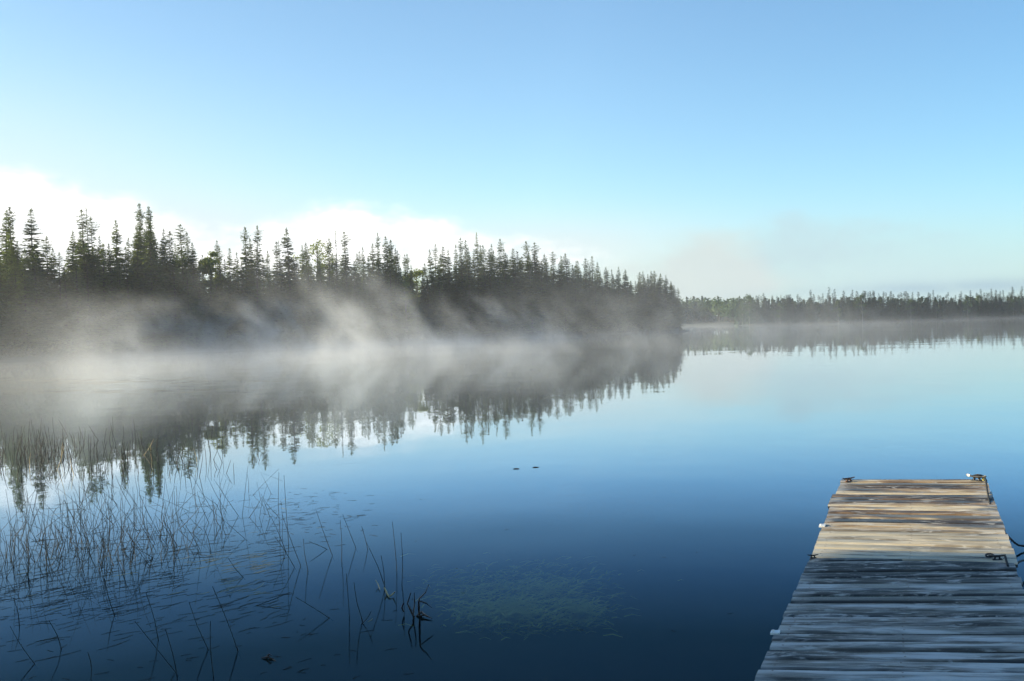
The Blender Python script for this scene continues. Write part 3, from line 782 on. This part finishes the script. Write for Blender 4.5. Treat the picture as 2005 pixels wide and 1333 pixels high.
# white lashing on the far right cleat
mb = MB(); pcl = on_deck(1913, 942, True)
dcl = fax - fe * .55; dcl /= np.linalg.norm(dcl)
mb.tube([pcl - dcl * .105 + fup * .062, pcl - dcl * .09 + fup * .058, pcl - dcl * .07 + fup * .052], [.011, .013, .011], 7)

tag(mb.build('rope_lashing', M_ROPEW, None, True), 'short white rope end whipped on the end cleat', 'rope')

# ------------------------------------------------------------------ reeds
def stem_pts(u0, v0, u1, v1, depth_lean=0., curve=0.):
    b = at_z(u0, v0, 0.); tpt = at_y(u1, v1, b[1] + depth_lean)
    mid = (b + tpt) / 2 + CR * curve
    return [b + (b - mid) * .25, b, mid, tpt], b
def reed_mesh(pts, r0, r1, mat, name='reed', world=True):
    mb = MB(); pp = pts if len(pts) > 4 else [pts[0]] + smooth_path(pts[1:], 4)
    rr = [r0 + (r1 - r0) * (i / (len(pp) - 1)) for i in range(len(pp))]
    mb.tube(pp, rr, 5, 0, True)
    return mb.build(name, mat, None, True)
RR = random.Random(77)
HREED = [((651, 1088), (619, 999), 'slim reed leaning left, tallest of the sparse open-water stems'), ((669, 1100), (666, 1018), 'upright reed beside the crossed stems in open water'),
 ((697, 1073), (671, 1007), None), ((720, 1075), (708, 1030), None), ((777, 1118), (768, 1021), 'upright reed, left one of the last two before open water'),
 ((787, 1145), (785, 1043), 'upright reed standing alone at the edge of open water'), ((754, 1150), (718, 1063), 'reed leaning over the broken golden stem'), ((753, 1148), (746, 1087), None),
 ((577, 1111), (538, 1050), None), ((589, 1108), (552, 1006), None), ((640, 1075), (605, 1060), None), ((603, 1118), (594, 1055), None),
 ((710, 1216), (693, 1140), None), ((684, 1206), (678, 1123), None), ((645, 1210), (579, 1169), None), ((710, 1220), (727, 1196), None), ((502, 1186), (567, 1160), None),
 ((310, 1252), (286, 1160), None), ((344, 1316), (264, 1216), None), ((347, 1324), (324, 1232), None), ((408, 1272), (370, 1178), None), ((466, 1274), (416, 1148), None),
 ((418, 1324), (412, 1216), None), ((68, 1300), (20, 1226), None), ((178, 1332), (172, 1276), None), ((38, 1224), (26, 1170), None), ((224, 1204), (204, 1132), None),
 ((560, 1080), (530, 1010), None), ((565, 1062), (556, 930), None), ((548, 1040), (546, 925), None), ((476, 1130), (447, 1092), None), ((120, 1270), (96, 1215), None)]
G_OPEN = 'reed stems standing in open water'
for (b0, t0, lab) in HREED:
    pts, b = stem_pts(*b0, *t0, RR.uniform(-.1, .1), RR.uniform(-.012, .012))
    tag(reed_mesh(pts, .0033, .0018, M_REED), lab or 'lone dark reed stem rising from open water below the reed bed', 'reed', G_OPEN)
G_BED = 'reed stems of the shaded reed bed'
n_bed = 0
tries = 0
def bed_density(u, v):
    d = 0.
    for (cu, cv, su_, sv_, w) in ((60, 1075, 110, 40, 1.), (170, 1075, 60, 55, 1.2), (240, 1090, 45, 45, .9), (340, 1050, 45, 45, 1.2), (430, 1030, 30, 40, .8), (510, 1005, 45, 32, .75), (230, 985, 60, 30, .5), (30, 1130, 40, 25, .7), (90, 1010, 60, 30, .5)):
        d += w * math.exp(-((u - cu) / su_) ** 2 - ((v - cv) / sv_) ** 2)
    return d
while n_bed < 165:
    u0, v0 = RR.uniform(-15, 575), RR.uniform(945, 1145)
    if RR.random() > bed_density(u0, v0): continue
    hgt = RR.uniform(45, 150) * (v0 - 640) / 430.
    if RR.random() < .12: lean = RR.uniform(-1.1, 1.1)
    else: lean = RR.gauss(-.06, .32)
    pts, b = stem_pts(u0, v0, u0 + hgt * lean, v0 - hgt * (1 - min(.55, abs(lean) * .5)), RR.uniform(-.25, .25), RR.uniform(-.02, .02))
    if RR.random() < .14:                                # snapped stem: upper part folded over
        tp = pts[-1]; m_ = pts[2]
        fold = m_ + (tp - m_) * .35
        side = CR * RR.choice([-1, 1]) * RR.uniform(.08, .3) - np.array([0, 0, 1]) * RR.uniform(.02, .2)
        pts = [pts[0], pts[1], (pts[1] + fold) / 2, fold, fold + side * .5, fold + side]
        end = pts[-1]; end[2] = max(end[2], .01)
        lab = 'snapped reed stem folded over in the shaded reed bed'; grp = 'snapped reed stems of the shaded reed bed'
    else:
        lab = 'thin dark reed stem in the dense shaded reed bed'; grp = G_BED
    tag(reed_mesh(pts, RR.uniform(.0019, .0031), .0012, M_REED), lab, 'reed', grp)
    n_bed += 1
# farther reeds as one mass
mb = MB()
for i in range(320):
    if RR.random() < .62:
        u0, v0 = RR.gauss(50, 75), RR.gauss(893, 17)
    else:
        u0, v0 = RR.gauss(235, 110), RR.gauss(905, 22)
    if u0 < -40 or u0 > 560 or v0 < 845: continue
    hgt = RR.uniform(16, 46)
    pts, b = stem_pts(u0, v0, u0 + hgt * RR.gauss(-.03, .2), v0 - hgt, RR.uniform(-.4, .4), RR.uniform(-.02, .02))
    mb.tube([pts[0]] + smooth_path(pts[1:], 2), [.0045, .0045, .004, .0035, .003, .002][:1 + 2 * 2 + 1], 4, 0 if RR.random() < .98 else 1)
for i in range(220):
    u0, v0 = RR.uniform(-20, 560), RR.uniform(985, 1110)
    if RR.random() > bed_density(u0, v0): continue
    hgt = RR.uniform(30, 80)
    pts, b = stem_pts(u0, v0, u0 + hgt * RR.gauss(-.1, .3), v0 - hgt * .9, RR.uniform(-.2, .2), RR.uniform(-.02, .02))
    mb.tube([pts[0]] + smooth_path(pts[1:], 2), [.003, .003, .003, .0025, .002, .0015], 4, 0)
tag(mb.build('reed_bed', [M_REED, M_GOLD], None, True), 'distant bed of thin reeds standing in misty shallow water', 'reeds', kind='stuff')

# broken golden stem, twigs
g = [at_z(754, 1152, 0.), at_z(754, 1150, .0) + np.array([0, 0, .05]), at_z(756, 1160, .012), at_z(762, 1168, .010), at_z(770, 1162, .02), at_z(774, 1158, .05)]
mb = MB(); mb.tube(g[2:], [.006, .0065, .006, .003], 5)
mb.tube([at_z(752, 1150, .05), at_z(758, 1160, .012)], [.0055, .006], 5)
mb.tube([at_z(744, 1154, .012), at_z(740, 1143, .02), at_z(735, 1135, .05)], [.003, .004, .002], 5)
tag(mb.build('broken_reed', M_GOLD, None, True), 'broken golden dry reed bent in a zigzag on the water', 'reed')
mb = MB()
mb.tube([at_z(812, 1207, -.05), at_z(809, 1205, .03), at_z(798, 1182, .10), at_z(804, 1161, .2)], [.008, .008, .006, .003], 6)
mb.tube([at_z(809, 1205, .03), at_z(812, 1180, .12), at_z(811, 1160, .2)], [.007, .005, .002], 5)
mb.tube([at_z(815, 1206, .0), at_z(826, 1198, .03), at_z(835, 1207, .01)], [.007, .009, .004], 6)
mb.tube([at_z(790, 1197, .02), at_z(787, 1190, .06), at_z(790, 1181, .1)], [.006, .006, .003], 5)
tag(mb.build('branch', M_TWIG, None, True), 'dark forked branch poking out of the water beyond the last reeds', 'branch')
mb = MB()
mb.tube([at_z(822, 1206, .0), at_z(832, 1203, .02), at_z(846, 1211, .008)], [.006, .007, .003], 5)
mb.tube([at_z(820, 1176, .16), at_z(822, 1171, .18), at_z(833, 1160, .22), at_z(840, 1144, .27)], [.006, .006, .004, .002], 5)
mb.tube([at_z(822, 1206, .0), at_z(820, 1190, .08), at_z(820, 1176, .16), at_z(835, 1181, .13), at_z(846, 1190, .1)], [.008, .008, .007, .005, .002], 5)
tag(mb.build('branch', M_TWIG, None, True), 'thin crooked branch with an upright twig, beside the forked branch', 'branch')

# floating bits
def strip(mb, u, v, L, W, ang, m=0, z=.004):
    p = at_z(u, v, 0.)
    d = np.array([math.cos(ang), math.sin(ang), 0]); w = np.array([-d[1], d[0], 0])
    bend = RR.uniform(-.15, .15)
    a = p - d * L / 2; b = p + d * L / 2; md = p + w * L * bend
    zt = [z, z + RR.uniform(.0, .002), z]
    P = [a, md, b]; ww = [W * .25, W, W * .2]
    n = len(mb.v)
    for q, zz, w_ in zip(P, zt, ww):
        for sgn in (-1, 1):
            for dz in (0, .0012):
                mb.v.append(tuple(q + w * sgn * w_ / 2 + np.array([0, 0, zz + dz])))
    for i in range(2):
        o = n + i * 4
        for q in ((0, 2, 6, 4), (1, 5, 7, 3), (0, 4, 5, 1), (2, 3, 7, 6)):
            mb.f.append(tuple(o + k for k in q)); mb.m.append(m)
mb = MB()
for i in range(820):
    q = RR.random()
    if q < .62:
        u, v = RR.uniform(-20, 560), RR.gauss(1140, 48) 
        v += -(u - 280) * .07
        ang = RR.gauss(.75, .22); L = RR.uniform(.06, .24)
    elif q < .78: u, v = RR.gauss(590, 60), RR.gauss(1000, 28); ang = RR.gauss(.2, .6); L = RR.uniform(.04, .12)
    elif q < .9: u, v = RR.uniform(0, 560), RR.uniform(980, 1100); ang = RR.gauss(.4, .5); L = RR.uniform(.06, .3)
    elif q < .93: u, v = RR.uniform(600, 1500), RR.uniform(960, 1250); ang = RR.gauss(.2, .6); L = RR.uniform(.015, .05)
    else: u, v = RR.uniform(0, 830), RR.uniform(1180, 1333); ang = RR.gauss(.5, .5); L = RR.uniform(.03, .12)
    if v < 955 or v > 1350: continue
    gold = 1 if (360 < u < 540 and 1085 < v < 1165 and RR.random() < .6) or RR.random() < .03 else 0
    strip(mb, u, v, L, RR.uniform(.003, .006), ang, gold, .0006)
tag(mb.build('floating_leaves', [M_FLOAT, M_FLOATGOLD]), 'dark narrow leaves and flecks floating among the reeds', 'floating leaves', kind='stuff')
mb = MB()
for i in range(420):
    u, v = RR.gauss(150, 170), RR.choice([741, 743, 746, 750, 765]) + RR.gauss(0, 3)
    if u < -40 or u > 640: continue
    strip(mb, u, v, RR.uniform(.3, 1.1), RR.uniform(.02, .05), RR.gauss(0, .25), 1 if RR.random() < .6 else 0, .006)
tag(mb.build('floating_weed_mats', [M_FLOAT, M_FLOATGOLD]), 'pale streaks of weed lying on the water under the mist', 'water weed', kind='stuff')
def floater(u, v, L, W, label, ang=0.):
    p = at_z(u, v, 0.); mb = MB()
    d = np.array([math.cos(ang), math.sin(ang), 0])
    mb.tube([p - d * L / 2 + np.array([0, 0, .004]), p - d * L * .2 + np.array([0, 0, .003]), p + d * L * .15 + np.array([0, 0, .004]), p + d * L / 2 + np.array([0, 0, .003])], [W * .2, W, W * .8, W * .15], 7)
    return tag(mb.build('driftwood', M_TWIG, None, True), label, 'driftwood')
floater(1011, 918, .10, .009, 'small dark sliver of driftwood in mid-lake, left of a pair')
floater(1049, 915, .10, .008, 'small dark sliver of driftwood in mid-lake, right of a pair')
mb = MB()
mb.tube([at_z(512, 1288, .003), at_z(524, 1286, .012), at_z(536, 1290, .004)], [.003, .008, .003], 5)
mb.tube([at_z(521, 1286, .006), at_z(528, 1281, .03), at_z(533, 1284, .02)], [.006, .006, .002], 5)
mb.tube([at_z(527, 1287, .004), at_z(541, 1294, .004)], [.004, .002], 5)
tag(mb.build('bark_scrap', M_TWIG, None, True), 'dark curled scrap of bark floating by itself near the lower reeds', 'bark')

# submerged weed
M_WEED = simple_mat('pond_weed', (.60, .52, .13), .8, var=.5, scale=3)
mb = MB(); RS = random.Random(19)
for i in range(2300):
    k = RS.random()
    cu, cv, su_, sv_ = RS.choice([(980, 1165, 75, 18), (1050, 1150, 75, 20), (1110, 1170, 45, 12), (930, 1135, 50, 14), (1010, 1190, 70, 9), (1040, 1110, 80, 14), (1000, 1172, 22, 8), (1120, 1178, 22, 6), (930, 1178, 26, 7), (1060, 1135, 30, 7), (985, 1188, 18, 5)])
    p = at_z(RS.gauss(cu, su_), RS.gauss(cv, sv_), 0.) ; p[2] = -.03 - .14 * RS.random() ** 1.5
    a = RS.gauss(.15, .5); L = RS.uniform(.05, .16)
    d = np.array([math.cos(a), math.sin(a), RS.uniform(-.3, .3)]); w = np.array([-d[1], d[0], 0]) * RS.uniform(.003, .010)
    md = p + d * L * .5 + np.array([0, 0, .015]); e = p + d * L
    md[2] = min(md[2], -.018); e[2] = min(e[2], -.018)
    mb.quad(tuple(p - w), tuple(p + w), tuple(md + w), tuple(md - w)); mb.quad(tuple(md - w), tuple(md + w), tuple(e + w * .3), tuple(e - w * .3))
tag(mb.build('submerged_weed', M_WEED), 'yellowish feathery weed lying under the clear water', 'water weed', kind='stuff')

# ------------------------------------------------------------------ air: haze and mist
def box_obj(name, lo, hi, mat):
    (a, b, c), (d, e, f_) = lo, hi
    v = [(a, b, c), (d, b, c), (d, e, c), (a, e, c), (a, b, f_), (d, b, f_), (d, e, f_), (a, e, f_)]
    return mesh_obj(name, v, [(0, 3, 2, 1), (4, 5, 6, 7), (0, 1, 5, 4), (1, 2, 6, 5), (2, 3, 7, 6), (3, 0, 4, 7)], mat)
m, t, out = new_mat('haze')
pv = t.add('ShaderNodeVolumePrincipled')
pv.inputs['Color'].default_value = (.86, .92, 1, 1); pv.inputs['Density'].default_value = .00035; pv.inputs['Anisotropy'].default_value = .3
t.l.new(pv.outputs[0], out.inputs['Volume'])
HZ = box_obj('haze', (-306, -96, -4.5), (336, 476, 24), m)
tag(HZ, 'thin blue morning haze over the whole lake', 'haze', kind='stuff')

def mist_mat(name, build, rate, aniso=.2):
    m, t, out = new_mat(name)
    pos = t.add('ShaderNodeTexCoord').outputs['Object']
    x, y, z = t.sep(pos)
    d = build(t, x, y, z)
    pv = t.add('ShaderNodeVolumePrincipled')
    pv.inputs['Color'].default_value = (.97, .98, 1, 1); pv.inputs['Anisotropy'].default_value = aniso
    t.l.new(d, pv.inputs['Density']); t.l.new(pv.outputs[0], out.inputs['Volume'])
    m.cycles.volume_step_rate = rate
    return m
def near_mist(t, x, y, z):
    q = t.comb(t.addn(x, t.mul(z, .5)), t.mul(y, .34), t.mul(z, .72))
    n1 = t.noise(q, .13, 3, .58, .4)
    big = t.noise(t.comb(x, t.mul(y, .6), 3.3), .035, 1, .5)
    layer = t.mul(t.exp(t.mul(z, -1.5)), t.smooth(n1, .34, .62, .15, 1.45))
    puff = t.noise(t.comb(t.addn(x, t.mul(z, .25)), t.mul(y, .4), t.mul(z, .85)), .44, 4, .62, .9)
    pl = t.mul(t.smooth(t.addn(n1, t.mul(t.sub(big, .5), .55)), .50, .66), t.exp(t.mul(t.math('POWER', t.mul(z, .21), 2.), -1.)))
    pl = t.mul(pl, t.smooth(puff, .38, .62, .05, 1.7))
    shore = t.smooth(t.sub(t.addn(t.mul(x, .95), 146.5), y), -5., 7.)
    veil = t.mul(t.exp(t.mul(z, -1.1)), t.smooth(n1, .3, .7, .5, 1.3))
    left = t.smooth(t.addn(x, t.mul(y, .40)), -6., .5, .12, 1.)
    dens = t.mul(t.mul(t.mul(t.addn(t.mul(layer, .0105), t.mul(pl, .034)), shore), t.smooth(y, 20, 48)), left)
    dens = t.addn(dens, t.mul(t.mul(veil, t.addn(t.mul(left, .5), .5)), t.mul(t.smooth(y, 15.5, 24), .009)))
    mask = t.smooth(z, 6.9, 5.0)
    mask = t.mul(mask, t.smooth(t.sub(x, t.mul(y, .02)), 16, -24, .15, 1.))
    return t.mul(dens, mask)
MB1 = box_obj('mist', (-95, 15, .03), (62, 182, 7.0), mist_mat('near_mist', near_mist, .16))
tag(MB1, 'drifting mist rising off the water before the peninsula', 'mist', kind='stuff')
def far_mist(t, x, y, z):
    n1 = t.noise(t.comb(x, t.mul(y, .5), t.mul(z, 2.)), .05, 2, .5)
    return t.mul(t.mul(t.exp(t.mul(z, -1.7)), t.smooth(n1, .3, .7, .4, 1.2)), .003)
MB2 = box_obj('mist', (10, 182.1, .03), (200, 330, 5.0), mist_mat('far_mist', far_mist, .25))
tag(MB2, 'thin low mist bank lying along the far shore', 'mist', kind='stuff')

# ------------------------------------------------------------------ sky, sun, camera
SUN_AZ, SUN_EL = math.radians(-81), math.radians(15)     # azimuth from +Y towards +X
w = bpy.data.worlds.new('World'); scene.world = w; w.use_nodes = True
w.node_tree.nodes.clear(); t = NT(w.node_tree)
sky = t.add('ShaderNodeTexSky', sky_type='NISHITA'); sky.sun_disc = False
sky.sun_elevation = SUN_EL; sky.sun_rotation = SUN_AZ
sky.air_density = 1.0; sky.dust_density = .6; sky.ozone_density = 2.5; sky.altitude = 200
gen = t.add('ShaderNodeTexCoord').outputs['Generated']
dx, dy, dz = t.sep(gen)
az = t.math('ARCTAN2', dx, dy); el = t.math('ARCSINE', dz)
def ae(u, v):
    d = ray(u, v); d = d / np.linalg.norm(d); return math.atan2(d[0], d[1]), math.asin(d[2])
def blobs(lst):
    tot = None
    for (u, v, ru, rv, wgt) in lst:
        a0, e0 = ae(u, v)
        qa = t.math('POWER', t.mul(t.sub(az, a0), FPX / ru), 2.); qe = t.math('POWER', t.mul(t.sub(el, e0), FPX / rv), 2.)
        g = t.mul(t.exp(t.mul(t.addn(qa, qe), -1.)), wgt)
        tot = g if tot is None else t.addn(tot, g)
    return tot
cn = t.noise(t.comb(t.mul(az, 1.), t.mul(el, 1.5), 0.), 9., 5, .55, .3); cf = t.noise(t.comb(az, t.mul(el, 2.), 5.), 26., 4, .6)
nz = t.addn(t.mul(t.sub(cn, .5), 1.25), t.mul(t.sub(cf, .5), .7))
white = blobs([(60, 440, 170, 62, 1.), (-220, 420, 220, 85, 1.1), (160, 470, 120, 70, .6), (690, 445, 105, 52, .95), (850, 468, 75, 45, .8), (570, 510, 130, 45, .75), (380, 505, 260, 52, .72), (1000, 512, 210, 48, .62)])
mw_ = t.smooth(t.addn(white, t.mul(nz, t.math('MULTIPLY', white, 3., clamp=True))), .16, 1.02)
grey = blobs([(1385, 515, 110, 72, 1.05), (1440, 560, 140, 34, .7), (1180, 545, 120, 40, .5)])
mg_ = t.mul(t.smooth(t.addn(grey, t.mul(t.mul(nz, .9), t.math('MULTIPLY', grey, 3., clamp=True))), .22, .95), .9)
blue = blobs([(1590, 460, 150, 60, .65), (1480, 530, 190, 50, .6), (1850, 470, 90, 40, .35)])
mb_ = t.mul(t.smooth(t.addn(blue, t.mul(t.mul(nz, .9), t.math('MULTIPLY', blue, 3., clamp=True))), .25, .95), .8)
band = t.mul(blobs([(1840, 562, 300, 12, .9), (2150, 556, 200, 15, .7)]), t.smooth(cn, .35, .6, .5, 1.))
washr = blobs([(1750, 560, 420, 110, .8)]); washl = blobs([(350, 480, 420, 90, .9), (1060, 500, 300, 70, .95), (-200, 350, 500, 160, .7)])
sunv = t.add('ShaderNodeVectorMath', operation='DOT_PRODUCT'); t.l.new(gen, sunv.inputs[0])
sunv.inputs[1].default_value = (math.sin(SUN_AZ) * math.cos(SUN_EL), math.cos(SUN_AZ) * math.cos(SUN_EL), math.sin(SUN_EL))
tint = t.ramp(t.lin(sunv.outputs['Value'], -.5, .7), [(.10, (.55, .735, .80)), (.54, (.85, .935, .93)), (.92, (.79, .83, .79))])
tint = t.mix(1., tint, (1.235, 1.235, 1.235), 'MULTIPLY')
s0 = t.mix(1., sky.outputs[0], tint, 'MULTIPLY'); s0 = t.mix(t.smooth(el, .40, .95), s0, t.mix(1., s0, (.80, .95, 1.12), 'MULTIPLY'))
c0 = t.mix(t.math('MULTIPLY', washr, 1., clamp=True), s0, (2.5, 3.3, 3.6))
c0 = t.mix(t.math('MULTIPLY', washl, .85, clamp=True), c0, (3.45, 3.75, 3.85))
c0 = t.mix(mb_, c0, (2.4, 3.1, 3.35))
c1_ = t.mix(mg_, c0, (2.95, 3.3, 3.25))
c2_ = t.mix(t.math('MULTIPLY', band, .8, clamp=True), c1_, (1.75, 2.45, 2.9))
c3_ = t.mix(mw_, c2_, t.mix(t.smooth(cf, .35, .62), (4.6, 4.8, 4.85), (6.0, 6.0, 5.85)))
bg = t.add('ShaderNodeBackground'); t.l.new(c3_, bg.inputs['Color']); bg.inputs['Strength'].default_value = .12
wo = t.add('ShaderNodeOutputWorld'); t.l.new(bg.outputs[0], wo.inputs['Surface'])

sd = bpy.data.lights.new('sun', 'SUN'); sd.energy = 5.; sd.angle = math.radians(.55); sd.color = (1., .87, .60)
so = link(bpy.data.objects.new('sun', sd))
sdir = Vector((math.sin(SUN_AZ) * math.cos(SUN_EL), math.cos(SUN_AZ) * math.cos(SUN_EL), math.sin(SUN_EL)))
so.rotation_euler = sdir.to_track_quat('Z', 'Y').to_euler()

cd_ = bpy.data.cameras.new('camera'); cam = link(bpy.data.objects.new('camera', cd_))
cd_.sensor_width = 36.; cd_.lens = 36. * FPX / 2005.; cd_.clip_end = 5000; cd_.clip_start = .05
mt = Matrix(((CR[0], CU[0], -_F[0], CO[0]), (CR[1], CU[1], -_F[1], CO[1]), (CR[2], CU[2], -_F[2], CO[2]), (0, 0, 0, 1)))
cam.matrix_world = mt
cd_.dof.use_dof = True; cd_.dof.focus_distance = 40.; cd_.dof.aperture_fstop = 14.
scene.camera = cam

scene.render.engine = 'CYCLES'
cy = scene.cycles
cy.use_denoising = True
cy.max_bounces = 6; cy.diffuse_bounces = 2; cy.glossy_bounces = 3; cy.transmission_bounces = 3; cy.transparent_max_bounces = 8; cy.volume_bounces = 1
cy.volume_max_steps = 256; cy.use_adaptive_sampling = True; cy.adaptive_threshold = .02
cy.sample_clamp_indirect = 6.
vs = scene.view_settings
vs.view_transform = 'Standard'; vs.look = 'None'; vs.gamma = 1.; vs.exposure = 1.0; vs.use_curve_mapping = False
